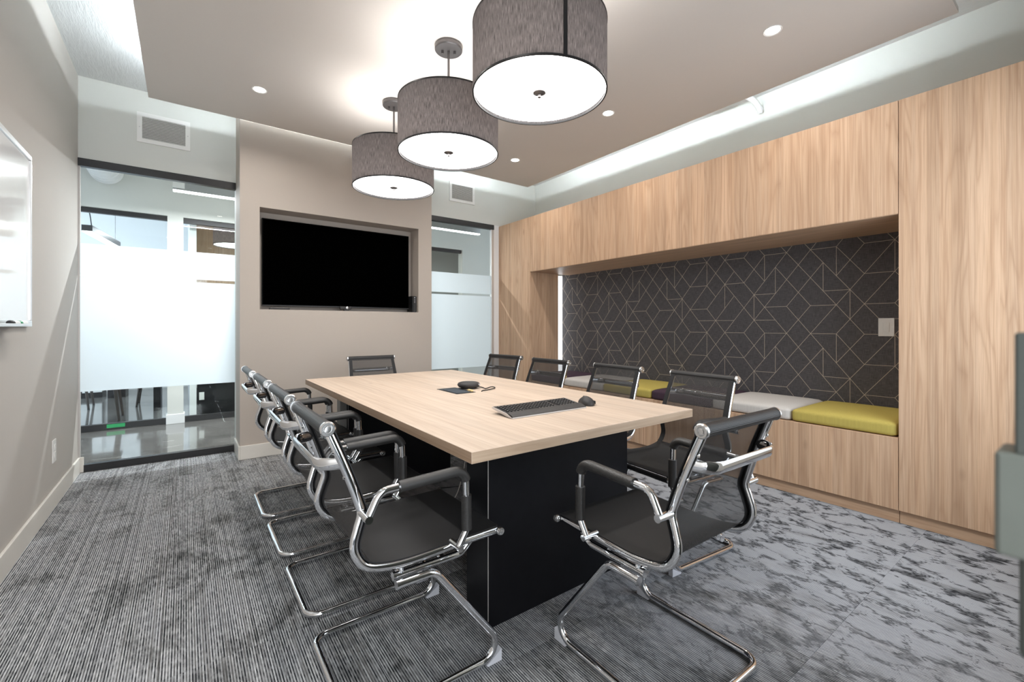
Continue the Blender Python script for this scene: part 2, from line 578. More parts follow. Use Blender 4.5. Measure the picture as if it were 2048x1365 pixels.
def tube(bm, pts, ra, rb=None, seg=10, ref=None, closed=False):
    rb = ra if rb is None else rb
    pts = [Vector(p) for p in pts]
    n = len(pts)
    rings = []
    u = None
    for i in range(n):
        if closed:
            t = pts[(i + 1) % n] - pts[i - 1]
        else:
            t = pts[min(i + 1, n - 1)] - pts[max(i - 1, 0)]
        t.normalize()
        if ref is not None:
            u = Vector(ref)
            u = (u - t * u.dot(t)).normalized()
        elif u is None:
            u = t.orthogonal().normalized()
        else:
            u = (u - t * u.dot(t)).normalized()
        w = t.cross(u)
        rings.append([bm.verts.new(pts[i] + u * ra * math.cos(2 * PI * q / seg) + w * rb * math.sin(2 * PI * q / seg)) for q in range(seg)])
    prs = list(zip(rings, rings[1:])) + ([(rings[-1], rings[0])] if closed else [])
    for A, B in prs:
        for q in range(seg):
            k = (q + 1) % seg
            bm.faces.new((A[q], A[k], B[k], B[q]))
    if not closed:
        bm.faces.new(rings[0][::-1])
        bm.faces.new(rings[-1])
    return bm


def sheet(bm, prof, y0, y1, th=0.003, nx=1):
    """a band of fabric that follows a profile of (x, z) points, with a real thickness"""
    n = len(prof)
    P = [Vector((p[0], 0, p[1])) for p in prof]
    top, bot = [], []
    for i in range(n):
        t = (P[min(i + 1, n - 1)] - P[max(i - 1, 0)]).normalized()
        nn = Vector((-t.z, 0, t.x))
        top.append([bm.verts.new((P[i].x + nn.x * th / 2, y0 + (y1 - y0) * q / nx, P[i].z + nn.z * th / 2)) for q in range(nx + 1)])
        bot.append([bm.verts.new((P[i].x - nn.x * th / 2, y0 + (y1 - y0) * q / nx, P[i].z - nn.z * th / 2)) for q in range(nx + 1)])
    for i in range(n - 1):
        for q in range(nx):
            bm.faces.new((top[i][q], top[i][q + 1], top[i + 1][q + 1], top[i + 1][q]))
            bm.faces.new((bot[i][q], bot[i + 1][q], bot[i + 1][q + 1], bot[i][q + 1]))
        for q in (0, nx):
            bm.faces.new((top[i][q], top[i + 1][q], bot[i + 1][q], bot[i][q]))
    for i in (0, n - 1):
        for q in range(nx):
            bm.faces.new((top[i][q], bot[i][q], bot[i][q + 1], top[i][q + 1]))
    return bm


def rbox(bm, a, b, r, cuts=9, puff=0.0):
    """soft rounded box, slightly domed on top"""
    g = bmesh.ops.create_cube(bm, size=2.0)
    bmesh.ops.subdivide_edges(bm, edges=list({e for v in g['verts'] for e in v.link_edges}), cuts=cuts, use_grid_fill=True)
    c = [(a[i] + b[i]) / 2 for i in range(3)]
    h = [(b[i] - a[i]) / 2 for i in range(3)]
    for v in bm.verts:
        q = [math.copysign(abs(x) ** 0.55, x) if abs(x) > 1e-6 else 0.0 for x in v.co]
        p = [q[i] * h[i] for i in range(3)]
        inn = [max(-h[i] + r, min(h[i] - r, p[i])) for i in range(3)]
        d = Vector([p[i] - inn[i] for i in range(3)])
        if d.length > 1e-9:
            d = d.normalized() * r
        o = Vector(inn) + d
        if q[2] > 0:
            o.z += puff * (1 - q[0] ** 4) * (1 - q[1] ** 4)
        v.co = o + Vector(c)
    return bm


def obj(name, bm, mat, parent=None, smooth=None, loc=None, kind=None):
    bmesh.ops.recalc_face_normals(bm, faces=bm.faces)
    me = bpy.data.meshes.new(name)
    bm.to_mesh(me)
    bm.free()
    for m in (mat if isinstance(mat, (list, tuple)) else [mat]):
        me.materials.append(MATS[m])
    if smooth:
        me.shade_smooth()
        me.set_sharp_from_angle(angle=math.radians(smooth))
    o = bpy.data.objects.new(name, me)
    COL.objects.link(o)
    if loc:
        o.location = loc
    if parent:
        o.parent = parent
    if kind:
        o['kind'] = kind
    return o


def tag(o, label=None, cat=None, group=None):
    if label:
        o['label'] = label
    if cat:
        o['category'] = cat
    if group:
        o['group'] = group
    return o


def thing(name, label, cat, loc=(0, 0, 0), rz=0.0, group=None):
    o = bpy.data.objects.new(name, None)
    o.empty_display_size = 0.1
    COL.objects.link(o)
    o.location = loc
    o.rotation_euler = (0, 0, rz)
    return tag(o, label, cat, group)


def struct(name, loc=(0, 0, 0)):
    o = bpy.data.objects.new(name, None)
    o.empty_display_size = 0.1
    COL.objects.link(o)
    o.location = loc
    o['kind'] = 'structure'
    return o


def dup(o, parent=None):
    c = o.copy()
    COL.objects.link(c)
    if parent:
        c.parent = parent
    for ch in list(o.children):
        dup(ch, c)
    return c


def B(*boxes, bev=0.0):
    bm = BM()
    for a, b in boxes:
        box(bm, a, b, bev)
    return bm


# ---------------------------------------------------------------- measurements (metres; camera stands over 0,0)
XL, XR, XW = -0.68, 3.994, 3.362
YG, YT = 4.862, 4.493
ZC, ZD = 3.146, 2.93
ZHEAD = 2.495
YC = 6.624
X0, X1 = 0.384, 2.205       # television wall
# ---------------------------------------------------------------- floor of carpet tiles
fl = struct('floor')
obj('slab', B(((XL - 0.3, -1.6, -0.12), (XR + 0.1, YG + 0.06, -0.011))), 'black_laminate', fl)
TS = 0.61
tile_bm = BM()
box(tile_bm, (-TS / 2 + 0.0004, -TS / 2 + 0.0004, -0.009), (TS / 2 - 0.0004, TS / 2 - 0.0004, 0.0))
tile0 = obj('carpet_tile', tile_bm, 'carpet', fl)
first = True
for i in range(-3, 4):
    for j in range(-1, 8):
        x = 1.76 + TS * (i + 0.5)
        y = 0.63 + TS * (j - 0.5)
        o = tile0 if first else tile0.copy()
        if not first:
            COL.objects.link(o)
        first = False
        o.parent = fl
        o.location = (x, y, -0.001 + random.uniform(-0.0006, 0.0006))
obj('edge_tile', B(((1.76 - 3 * TS - 0.60, -0.6, -0.010), (1.76 - 3 * TS - 0.0004, YG + 0.02, -0.001))), 'carpet', fl)

# ---------------------------------------------------------------- walls
w = obj('wall_left', B(((XL - 0.12, -1.6, 0), (XL, YG + 0.12, ZC))), 'taupe_paint', kind='structure')
wb = obj('wall_back', B(((XL, YG, ZHEAD), (X0, YG + 0.12, ZC)), ((X1, YG, ZHEAD), (XR, YG + 0.12, ZC)),
                        ((X0, YG - 0.02, 0), (X1, YG + 0.12, ZC))), 'pale_paint', kind='structure')
nx0, nx1, nz0, nz1, nd = 0.535, 2.048, 1.311, 2.219, 4.70
tvw = obj('wall_middle', B(((X0, YT, 0), (nx0, YG - 0.02, ZC)), ((nx1, YT, 0), (X1, YG - 0.02, ZC)),
                           ((nx0, YT, 0), (nx1, YG - 0.02, nz0)), ((nx0, YT, nz1), (nx1, YG - 0.02, ZC)),
                           ((nx0, nd, nz0), (nx1, YG - 0.02, nz1))), 'tv_wall_paint', kind='structure')
wr = obj('wall_right', B(((XR, -0.3, 0), (XR + 0.12, YG + 0.12, ZC))), 'pale_paint', kind='structure')
# wallpaper: fine charcoal weave printed with a tan line pattern, repeat 16 x 6 cells
U, V, OY, OZ = 0.0866, 0.1107, 0.905, 1.766
EDG = [((0, 0), (2, 0)), ((0, 0), (0, 2)), ((0, 0), (2, 2)), ((0, 0), (-1, 1)), ((0, 2), (2, 2)), ((0, 2), (2, 4)), ((0, 2), (-1, 3)),
       ((0, 4), (2, 4)), ((0, 4), (-1, 3)), ((0, 4), (-1, 5)), ((2, 0), (4, 2)), ((2, 2), (4, 4)), ((4, 0), (2, 2)), ((3, 3), (2, 4)),
       ((2, 4), (3, 5)), ((2, 4), (0, 6)), ((1, 5), (-1, 5)), ((3, 3), (3, 5)), ((4, 4), (6, 6)), ((4, 4), (3, 5)), ((3, 5), (2, 6)),
       ((3, 5), (4, 6)), ((6, 0), (4, 0)), ((4, 0), (4, 2)), ((6, 0), (3, 3)), ((5, 1), (5, 3)), ((5, 3), (3, 3)), ((5, 1), (8, 4)),
       ((6, 2), (4, 4)), ((8, 0), (6, 2)), ((6, 0), (12, 6)), ((9, 1), (6, 4)), ((8, 6), (7, 5)), ((7, 5), (6, 4)), ((7, 5), (6, 6)),
       ((8, 4), (7, 5)), ((6, 4), (4, 4)), ((8, 4), (10, 4)), ((8, 0), (10, 0)), ((8, 0), (11, 3)), ((9, 1), (9, 3)), ((9, 3), (11, 3)),
       ((10, 0), (10, 2)), ((11, 5), (10, 6)), ((10, 0), (12, 2)), ((12, 0), (10, 2)), ((12, 6), (11, 5)), ((12, 0), (14, 0)),
       ((12, 2), (14, 2)), ((14, 0), (11, 3)), ((13, 1), (14, 2)), ((11, 3), (8, 6)), ((11, 3), (11, 5)), ((11, 5), (9, 5)),
       ((11, 3), (14, 6)), ((14, 2), (11, 5)), ((14, 2), (14, 4)), ((13, 3), (14, 4)), ((14, 4), (15, 5)), ((13, 5), (15, 5)), ((14, 0), (16, 2)),
       ((16, 0), (14, 2)), ((16, 2), (15, 3)), ((14, 2), (16, 4)), ((16, 4), (14, 6)), ((15, 5), (16, 6))]
wy0, wy1, wz0, wz1 = 0.752, 4.296, 0.49, 1.86
wbm = BM()
box(wbm, (XR - 0.004, wy0, wz0), (XR, wy1, wz1))


def clip(p, q):
    t0, t1 = 0.0, 1.0
    for i, (lo, hi) in enumerate(((wy0 + .003, wy1 - .003), (wz0 + .003, wz1 - .003))):
        d = q[i] - p[i]
        if abs(d) < 1e-9:
            if p[i] < lo or p[i] > hi:
                return None
            continue
        a, b = sorted(((lo - p[i]) / d, (hi - p[i]) / d))
        t0, t1 = max(t0, a), min(t1, b)
    if t1 - t0 < 1e-4:
        return None
    return tuple(p[i] + (q[i] - p[i]) * t0 for i in (0, 1)), tuple(p[i] + (q[i] - p[i]) * t1 for i in (0, 1))


hw = 0.0016
unit = set()
for (a, b) in EDG:
    g = math.gcd(abs(b[0] - a[0]), abs(b[1] - a[1]))
    st = ((b[0] - a[0]) // g, (b[1] - a[1]) // g)
    for q in range(g):
        p0 = (a[0] + st[0] * q, a[1] + st[1] * q)
        p1 = (p0[0] + st[0], p0[1] + st[1])
        lo = min(p0, p1)
        dx, dy = (lo[0] // 16) * 16, (lo[1] // 6) * 6
        p0, p1 = sorted(((p0[0] - dx, p0[1] - dy), (p1[0] - dx, p1[1] - dy)))
        unit.add((p0, p1))
nl = 0
for ti in range(-1, 4):
    for tj in range(-1, 3):
        for (a, b) in sorted(unit):
            seg = clip((OY + (a[0] + 16 * ti) * U, OZ - (a[1] + 6 * tj) * V), (OY + (b[0] + 16 * ti) * U, OZ - (b[1] + 6 * tj) * V))
            if not seg:
                continue
            p, q = Vector(seg[0]), Vector(seg[1])
            d = (q - p).normalized() * hw
            nrm = Vector((-d.y, d.x))
            nl += 1
            xs = XR - 0.0043 - (nl % 97) * 3e-6
            f = wbm.faces.new([wbm.verts.new((xs, c.x, c.y)) for c in (p - d + nrm, p - d - nrm, q + d - nrm, q + d + nrm)])
            f.material_index = 1
obj('wallpaper', wbm, ['wallpaper', 'wallpaper_line'], wr)
# front wall with the doorway the picture is taken from and a window
obj('wall_front', B(((0.40, -0.2, 2.3), (XR, -0.06, ZC)), ((XL, -0.2, 2.3), (0.40, -0.06, ZC)), ((1.36, -0.2, 0), (1.7, -0.06, 2.3)),
                    ((3.2, -0.2, 0), (XR, -0.06, 2.3)), ((1.7, -0.2, 0), (3.2, -0.06, 0.6))), 'pale_paint', kind='structure')
# ceilings
obj('ceiling', B(((XL - 0.12, -1.6, ZC), (XR + 0.12, YG + 0.12, ZC + 0.12))), 'concrete_white', kind='structure')
cl = struct('ceiling_panel')
CX0, CX1, CY0, CY1 = -0.226, 3.512, 0.518, 4.425
obj('panel', B(((CX0, CY0, ZD), (CX1, CY1, ZD + 0.03))), 'cloud_paint', cl)
obj('support_box', B(((CX0 + 0.42, CY0 + 0.42, ZD + 0.03), (CX1 - 0.42, CY1 - 0.42, ZC))), 'pale_paint', cl)
# cove strips on top of the dropped panel
zl = ZD + 0.0302
sb = 0.15
for (a, b) in (((CX0 + sb, CY0 + 0.3), (CX0 + sb + 0.02, CY1 - 0.25)), ((CX1 - sb - 0.02, CY0 + 0.3), (CX1 - sb, CY1 - 0.20)),
               ((CX0 + 0.25, CY1 - sb - 0.02), (CX1 - 0.20, CY1 - sb))):
    obj('cove_strip', B(((a[0], a[1], zl), (b[0], b[1], zl + 0.018))), 'led_glow', cl)

# baseboards
obj('baseboard_left', B(((XL, -1.6, 0), (XL + 0.014, YG + 0.0, 0.12)), ((XL, YG - 0.014, 0), (XL + 0.035, YG, 0.12)), bev=0.003), 'baseboard_paint', kind='structure')
obj('baseboard_back', B(((X0 - 0.014, YT - 0.014, 0), (X0, YG, 0.12)), ((X0, YT - 0.014, 0), (X1, YT, 0.12)), ((X1, YT - 0.014, 0), (X1 + 0.014, YG, 0.12)), bev=0.003),
    'baseboard_paint', kind='structure')

# ---------------------------------------------------------------- glazed partition, corridor side
def partition(name, x0, x1, yg, ztop, zb, zh, film=True, side=True):
    o = struct(name)
    obj('head_channel', B(((x0, yg - 0.025, zh), (x1, yg + 0.03, ztop)), bev=0.002), 'black_metal', o)
    obj('sill_channel', B(((x0, yg - 0.025, 0), (x1, yg + 0.03, zb)), bev=0.002), 'black_metal', o)
    obj('pane', B(((x0 + 0.004, yg - 0.005, zb), (x1 - 0.004, yg + 0.005, zh))), 'clear_glass', o)
    if film:
        for a, b in ((0.638, 1.552), (1.578, 1.822)):
            fb = BM()
            fb.faces.new([fb.verts.new((x, yg - 0.0065, z)) for x, z in ((x0 + 0.006, a), (x1 - 0.006, a), (x1 - 0.006, b), (x0 + 0.006, b))])
            obj('frosted_film', fb, 'frosted_film', o)
    if side:
        obj('edge_seal', B(((x0, yg - 0.012, zb), (x0 + 0.012, yg + 0.012, zh))), 'silver_plastic', o)
    return o


yg = YG + 0.012
partition('window_1', XL, X0, yg, ZHEAD, 0.056, 2.433)
w2 = partition('window_2', X1, 3.285, yg, ZHEAD, 0.056, 2.433, side=False)
obj('jamb_post', B(((3.245, yg - 0.02, 0.056), (3.285, yg + 0.02, 2.433)), bev=0.003), 'alu', w2)
obj('trim_1', B(((3.285, YG - 0.006, 0), (XW + 0.01, YG + 0.04, ZHEAD)), bev=0.002), 'white_paint', kind='structure')

# ---------------------------------------------------------------- corridor and rooms beyond
obj('floor_corridor', B(((-3.2, YG + 0.06, -0.1), (7.2, 13.0, 0.0))), 'polished_concrete', kind='structure')
obj('ceiling_corridor', B(((-3.2, YG + 0.12, ZC), (7.2, 13.0, ZC + 0.1))), 'white_paint', kind='structure')
zt2 = 2.465
obj('wall_corridor', B(((-0.165, YC, 0), (-0.013, YC + 0.14, zt2)), ((-3.2, YC, zt2), (7.2, YC + 0.14, ZC)), ((3.83, YC, 0), (7.2, YC + 0.14, zt2)),
                       ((-3.2, YC, 0), (-1.9, YC + 0.14, zt2)), ((0.85, YC, 0), (2.7, YC + 0.14, zt2))), 'pale_paint', kind='structure')
obj('baseboard_corridor', B(((-0.178, YC - 0.012, 0), (0.0, YC + 0.15, 0.115)), bev=0.003), 'white_paint', kind='structure')
partition('window_3', -1.9, -0.165, YC + 0.06, zt2, 0.07, 2.412, side=False)
partition('window_4', -0.013, 0.85, YC + 0.06, zt2, 0.07, 2.407, film=False, side=False)
partition('window_5', 2.7, 3.83, YC + 0.06, zt2, 0.07, 2.412, film=False, side=False)
obj('wall_office', B(((-3.2, 10.6, 0), (0.35, 10.7, ZC)), ((-3.3, YC, 0), (-3.2, 7.0, ZC)), ((-3.3, 10.2, 0), (-3.2, 10.7, ZC)), ((-3.3, 7.0, 2.7), (-3.2, 10.2, ZC))), 'white_paint', kind='structure')
obj('wall_divider', B(((0.05, 6.9, 0), (0.12, 10.6, ZC))), 'white_paint', kind='structure')
obj('wall_meeting', B(((0.12, 10.2, 0), (7.2, 10.3, ZC)), ((7.1, YC, 0), (7.2, 10.3, ZC)), ((-3.3, YG, 0), (-3.2, YC, ZC)), ((7.1, YG, 0), (7.2, YC, ZC))), 'pale_paint', kind='structure')
fm = obj('floor_meeting', B(((0.12, YC + 0.14, 0.0), (7.1, 10.2, 0.006))), 'dark_carpet', kind='structure')

# linear pendant in the corridor
lp = thing('linear_pendant', 'long slim linear pendant light glowing in the corridor beyond the glass', 'light', (-0.1, 5.75, 2.555))
obj('housing', B(((0, -0.03, 0.012), (3.72, 0.03, 0.10)), bev=0.003), 'brushed_metal', lp)
obj('lens', B(((0.004, -0.028, 0.0), (3.716, 0.028, 0.012))), 'linear_glow', lp)
for x in (0.12, 1.9, 3.6):
    obj('hanger', cyl(BM(), (x, 0, 0.10), (x, 0, ZC - 2.555), 0.004, seg=8), 'black_metal', lp)
obj('end_box', B(((0.0, -0.034, 0.03), (0.10, 0.034, 0.125)), bev=0.003), 'white_plastic', lp)
cl2 = area('corridor_light', (0.75, 5.75, 2.54), (0, 0, 0), 1.6, 0.06, 98, (0.95, 0.97, 1.0))
area('meeting_fill', (3.0, 8.4, 2.9), (0, 0, 0), 2.5, 0.8, 60, (0.95, 0.98, 1.0))  # added fill that brightens the meeting room, no fixture of its own
area('office_light', (-0.9, 8.5, 2.5), (0, 0, 0), 1.6, 0.2, 34, (0.92, 0.96, 1.0))
# spiral duct
d = BM()
prof = []
y = 0.0
while y < 1.45:
    prof += [(0.142, y), (0.142, y + 0.085), (0.147, y + 0.09), (0.147, y + 0.098), (0.142, y + 0.103)]
    y += 0.11
lathe(d, [(0.0, 0.0)] + prof + [(0.0, y)], 32, (0, 0, 0), axis='y')
tag(obj('spiral_duct', d, 'white_paint', smooth=30, loc=(-0.69, YG + 0.13, 2.86)), 'round white spiral air duct under the corridor ceiling, top left', 'duct')
for kx, (x, y) in enumerate(((0.34, 6.15),)):
    t = thing('corridor_downlight', 'small recessed round downlight in the corridor ceiling', 'light', (x, y, ZC))
    obj('trim_ring', lathe(BM(), [(0.045, -0.001), (0.065, -0.006), (0.065, 0.0)], 24), 'white_plastic', t, 40)
    obj('lens', lathe(BM(), [(0, -0.002), (0.045, -0.002)], 24), 'downlight_glow', t)

# office: stools, table leg, cabinet, lamp, tape
def dining_chair(x, y, rz, label):
    t = thing('side_chair', label, 'chair', (x, y, 0), rz, 'dark legged chairs in the office')
    bm = BM()
    rbox(bm, (-0.22, -0.22, 0.44), (0.22, 0.22, 0.48), 0.018, 5)
    obj('seat', bm, 'dark_grey_plastic', t, 60)
    bm = BM()
    rbox(bm, (-0.20, 0.20, 0.50), (0.20, 0.225, 0.86), 0.011, 5)
    obj('backrest', bm, 'dark_grey_plastic', t, 60)
    for sx in (-1, 1):
        for sy in (-1, 1):
            l = obj('leg', cyl(BM(), (sx * 0.17, sy * 0.17, 0.445), (sx * 0.215, sy * 0.215, 0.012), 0.019, 0.013, 12), 'dark_wood', t, 40)
            obj('foot_cap', cyl(BM(), (sx * 0.2145, sy * 0.2145, 0.014), (sx * 0.216, sy * 0.216, 0.0), 0.014, 0.014, 12), 'black_plastic', l)
    return t


dining_chair(-0.86, 7.40, 0, 'dark-legged chair nearest the corridor glass in the office')
dining_chair(-1.29, 8.66, 0, 'dark-legged chair left of the white cabinet in the office')
dining_chair(-0.34, 8.53, 0, 'dark-legged chair behind the black table leg in the office')
t = thing('office_table', 'tall table on black slab leg seen beneath the frosted film', 'table', (-0.3, 7.79, 0))
obj('leg', B(((-0.045, 0, 0), (0.035, 0.5, 0.98)), bev=0.003), 'black_laminate', t)
obj('top', B(((-0.1, -0.2, 0.98), (0.1, 1.6, 1.02)), bev=0.003), 'white_paint', t)
t = thing('low_cabinet', 'white low cabinet on dark plinth at the far side of the office', 'cabinet', (-1.35, 9.75, 0))
obj('body', B(((-0.9, 0, 0.09), (0.27, 0.5, 0.9)), bev=0.003), 'white_paint', t)
obj('plinth', B(((-0.9, 0.03, 0), (0.27, 0.5, 0.09))), 'black_laminate', t)
tag(obj('storage_pedestal', B(((-1.0, 9.6, 0), (-0.78, 10.1, 0.6)), bev=0.004), 'black_laminate'), 'black pedestal standing right of the white low cabinet', 'cabinet')
t = thing('office_lamp', 'slanting linear lamp hung on a black cord behind the left glass', 'light', (-0.95, 7.35, 2.30), -0.12)
obj('housing', B(((-0.05, 0, 0.012), (0.05, 1.25, 0.085)), bev=0.003), 'black_metal', t)
obj('lens', B(((-0.045, 0.005, 0.0), (0.045, 1.245, 0.012))), 'linear_glow', t)
obj('cord', tube(BM(), catmull([(0.03, 0.05, 0.085), (0.01, 0.05, 0.25), (-0.03, 0.05, 0.4), (-0.03, 0.05, ZC - 2.30)], 5), 0.006, seg=6), 'black_plastic', t, 60)
obj('cord', tube(BM(), [(0.0, 1.2, 0.085), (0.0, 1.2, ZC - 2.30)], 0.002, seg=6), 'black_plastic', t)
tag(obj('tape_strip', B(((-0.70, YC + 0.032, 0.022), (-0.545, YC + 0.0345, 0.062))), 'green_tape'), 'strip of green tape on the black sill across the corridor', 'tape')
# meeting room across the corridor
tag(obj('timber_panel', B(((0.13, 9.0, 1.2), (0.98, 9.08, ZC - 0.1)), bev=0.003), 'far_wood'), 'brown timber panel behind the far drum pendant across the corridor', 'panel')
t = thing('slab_table', 'black table side with an outlet seen low through the right part of the corridor', 'table', (0.13, 7.05, 0))
obj('side_panel', B(((0.0, 0, 0), (1.5, 0.05, 0.70)), bev=0.002), 'black_laminate', t)
obj('top', B(((-0.0, -0.2, 0.70), (1.8, 1.2, 0.74)), bev=0.003), 'table_wood', t)
obj('outlet_plate', B(((0.02, -0.006, 0.20), (0.075, -0.0002, 0.30)), bev=0.002), 'white_plastic', t)

# ---------------------------------------------------------------- oak wall unit
sur = thing('oak_surround', 'light oak panelling framing the bench niche on the right wall', 'panelling', (XW, 0, 0))
hx = XR - XW
obj('header_panel', B(((0, 0.749, 1.821), (hx - 0.0, 4.187, 2.484)), bev=0.0015), 'wood_panel', sur)
obj('tall_panel', B(((0, -0.055, 0.08), (hx - 0.0, 0.746, 2.484)), bev=0.0015), 'wood_panel', sur)
obj('tall_panel', B(((0, 4.190, 0.08), (0.03, YG - 0.008, 2.484)), bev=0.0015), 'wood_panel', sur)
obj('niche_side', B(((0.03, 4.190, 0.08), (0.46, 4.215, 2.484)), bev=0.0015), 'wood_side', sur)
obj('top_panel', B(((0.03, 4.215, 2.46), (hx, YG - 0.008, 2.484))), 'wood_long', sur)
obj('soffit', B(((0.002, 0.750, 1.818), (hx - 0.006, 4.186, 1.8208))), 'wood_long', sur)
obj('toe_kick', B(((0.03, -0.055, 0.0), (hx, 0.746, 0.08))), 'wood_long', sur)
obj('toe_kick', B(((0.03, 4.190, 0.0), (0.46, YG - 0.008, 0.08))), 'wood_long', sur)
ben = thing('bench', 'light oak built-in bench below the patterned wallpaper', 'bench', (XW, 0.749, 0))
obj('front_panel', B(((0, 0.0, 0.08), (0.02, 3.438, 0.504)), bev=0.0015), 'wood_panel', ben)
obj('seat_board', B(((0.02, 0.0, 0.48), (hx - 0.006, 3.438, 0.504))), 'wood_long', ben)
obj('toe_kick', B(((0.03, 0.0, 0.0), (0.05, 3.438, 0.08))), 'wood_long', ben)
slot = thing('light_slot', 'bright vertical light strip in the gap beside the patterned wallpaper', 'light', (XW + 0.461, 4.30, 0.505))
obj('lens', B(((0.0, 0.0, 0.0), (hx - 0.462, 0.01, 1.312))), 'slot_glow', slot)
obj('backing', B(((0.0, 0.01, -0.5), (hx - 0.462, 0.03, 1.312))), 'alu', slot)

cn = [('cushion_yellow', 'mustard yellow bench cushion nearest the camera'), ('cushion_grey', 'light grey bench cushion beside the nearest yellow one'),
      ('cushion_purple', 'dark purple bench cushion between the near grey and the far yellow cushion'),
      ('cushion_yellow', 'mustard yellow bench cushion seen through the chair backs'), ('cushion_grey', 'light grey bench cushion second from the far end'),
      ('cushion_purple', 'dark purple bench cushion at the far end by the light strip')]
for i, (m, lab) in enumerate(cn):
    bm = BM()
    y0 = 0.753 + i * 0.572
    rbox(bm, (-0.31, 0.003, 0.0), (0.31, 0.569, 0.085), 0.024, 11, 0.014)
    o = obj('bench_cushion', bm, m, None, 60, (XW + 0.316, y0, 0.5045))
    o.rotation_euler = (0, 0, random.uniform(-0.004, 0.004))
    tag(o, lab, 'cushion', 'cushions along the bench')

# switch and outlet
t = thing('light_switch', 'white rocker light switch on the dark patterned wallpaper', 'switch', (XR - 0.0046, 0.951, 1.153))
obj('plate', B(((-0.007, -0.045, -0.064), (0, 0.045, 0.064)), bev=0.002), 'white_plastic', t)
obj('rocker', B(((-0.0105, -0.017, -0.033), (-0.006, 0.017, 0.033)), bev=0.0015), 'white_plastic', t)
t = thing('wall_outlet', 'white double wall outlet low on the taupe left wall', 'outlet', (XL, 4.05, 0.357))
obj('plate', B(((0, -0.044, -0.072), (0.006, 0.044, 0.072)), bev=0.002), 'white_plastic', t)
for z in (-0.024, 0.024):
    obj('socket', B(((0.005, -0.017, z - 0.017), (0.0085, 0.017, z + 0.017)), bev=0.002), 'white_plastic', t)

# air grilles
def grille(x0, x1, z0, z1, label):
    t = thing('air_grille', label, 'vent', (x0, YG, z0), 0, 'air grilles on the back wall')
    W_, H_ = x1 - x0, z1 - z0
    fr = 0.034
    obj('frame', B(((0, -0.008, 0), (W_, -0.0004, fr)), ((0, -0.008, H_ - fr), (W_, -0.0004, H_)), ((0, -0.008, fr), (fr, -0.0004, H_ - fr)), ((W_ - fr, -0.008, fr), (W_, -0.0004, H_ - fr))), 'white_plastic', t)
    obj('backing', B(((fr, -0.0015, fr), (W_ - fr, -0.0004, H_ - fr))), 'mid_grey', t)
    n = 14
    bm = BM()
    box(bm, (fr, -0.0045, -0.0012), (W_ - fr, 0.0045, 0.0012))
    s0 = obj('slat', bm, 'white_plastic', t)
    for i in range(n):
        s = s0 if i == 0 else s0.copy()
        if i:
            COL.objects.link(s)
            s.parent = t
        s.location = (0, -0.0062, fr + (i + 0.5) * (H_ - 2 * fr) / n)
        s.rotation_euler = (math.radians(16), 0, 0)
    for x in (0.017, W_ - 0.017):
        obj('screw', cyl(BM(), (x, -0.0095, H_ / 2), (x, -0.0075, H_ / 2), 0.004, seg=8), 'brushed_metal', t)


grille(-0.323, 0.039, 2.712, 2.964, 'white air grille high on the back wall above the left glass')
grille(2.626, 2.989, 2.712, 2.958, 'white air grille right of the drum pendants above the narrow glass')

# downlights
dl0 = None
for (x, y, lab) in ((0.45, 3.79, 'round recessed downlight left of the drum pendants'), (2.83, 3.78, 'round recessed downlight nearest the right back ceiling corner'),
                    (2.83, 2.49, 'round recessed downlight between its two right-hand neighbours'), (2.83, 1.21, 'round recessed downlight nearest the camera on the right'),
                    (0.45, 2.49, 'round recessed downlight at the left out of the picture, farther one'), (0.45, 1.21, 'round recessed downlight at the left out of the picture, nearer one')):
    t = thing('downlight', lab, 'light', (x, y, ZD), 0, 'recessed downlights in the dropped ceiling')
    obj('trim_ring', lathe(BM(), [(0.040, -0.0005), (0.050, -0.004), (0.052, -0.0003)], 28), 'white_plastic', t, 40)
    obj('lens', lathe(BM(), [(0, -0.0015), (0.040, -0.0015)], 28), 'downlight_glow', t)
    a = area('downlight_beam', (0, 0, -0.006), (0, 0, 0), 0.07, 0.07, 7.5, (1.0, 0.955, 0.90), math.radians(150), 'DISK')
    a.parent = t

# white flexible conduit above the dropped ceiling
t = thing('pipe_elbow', 'white pipe elbow poking out above the ceiling panel on the right', 'pipe', (XR, 1.80, 3.03))
obj('bend', tube(BM(), catmull([(-0.36, 0.12, 0.09), (-0.22, 0.06, 0.085), (-0.09, 0.02, 0.055), (-0.02, 0.0, -0.01), (0.0, 0.0, -0.03)], 5), 0.022, seg=12), 'white_paint', t, 60)
obj('bracket_box', B(((-0.42, 0.16, 0.06), (-0.16, 0.46, 0.116)), bev=0.004), 'pale_paint', t)

# ---------------------------------------------------------------- television and what sits in its niche
tv = thing('television', 'large black flat television in the wall niche', 'television', (1.279, 4.65, 1.345))
W2 = 0.712
obj('housing', B(((-W2, -0.03, 0), (W2, 0.02, 0.808)), bev=0.003), 'tv_black', tv)
obj('screen', B(((-W2 + 0.008, -0.0335, 0.016), (W2 - 0.008, -0.030, 0.80))), 'tv_screen', tv)
obj('lower_bezel', B(((-W2, -0.0345, 0.002), (W2, -0.030, 0.011))), 'dark_grey_plastic', tv)
obj('wall_bracket', B(((-0.25, 0.02, 0.25), (0.25, 0.05, 0.55))), 'black_metal', tv)
wc = thing('webcam', 'small black webcam at the middle of the television bottom edge', 'camera', (1.30, 4.58, 1.311))
obj('body', B(((-0.055, -0.018, 0.018), (0.055, 0.014, 0.048)), bev=0.006), 'dark_grey_plastic', wc)
obj('lens', lathe(BM(), [(0, -0.006), (0.008, -0.006), (0.013, -0.004), (0.015, 0.0)], 20, (0.012, -0.018, 0.033), axis='y'), 'brushed_metal', wc, 40)
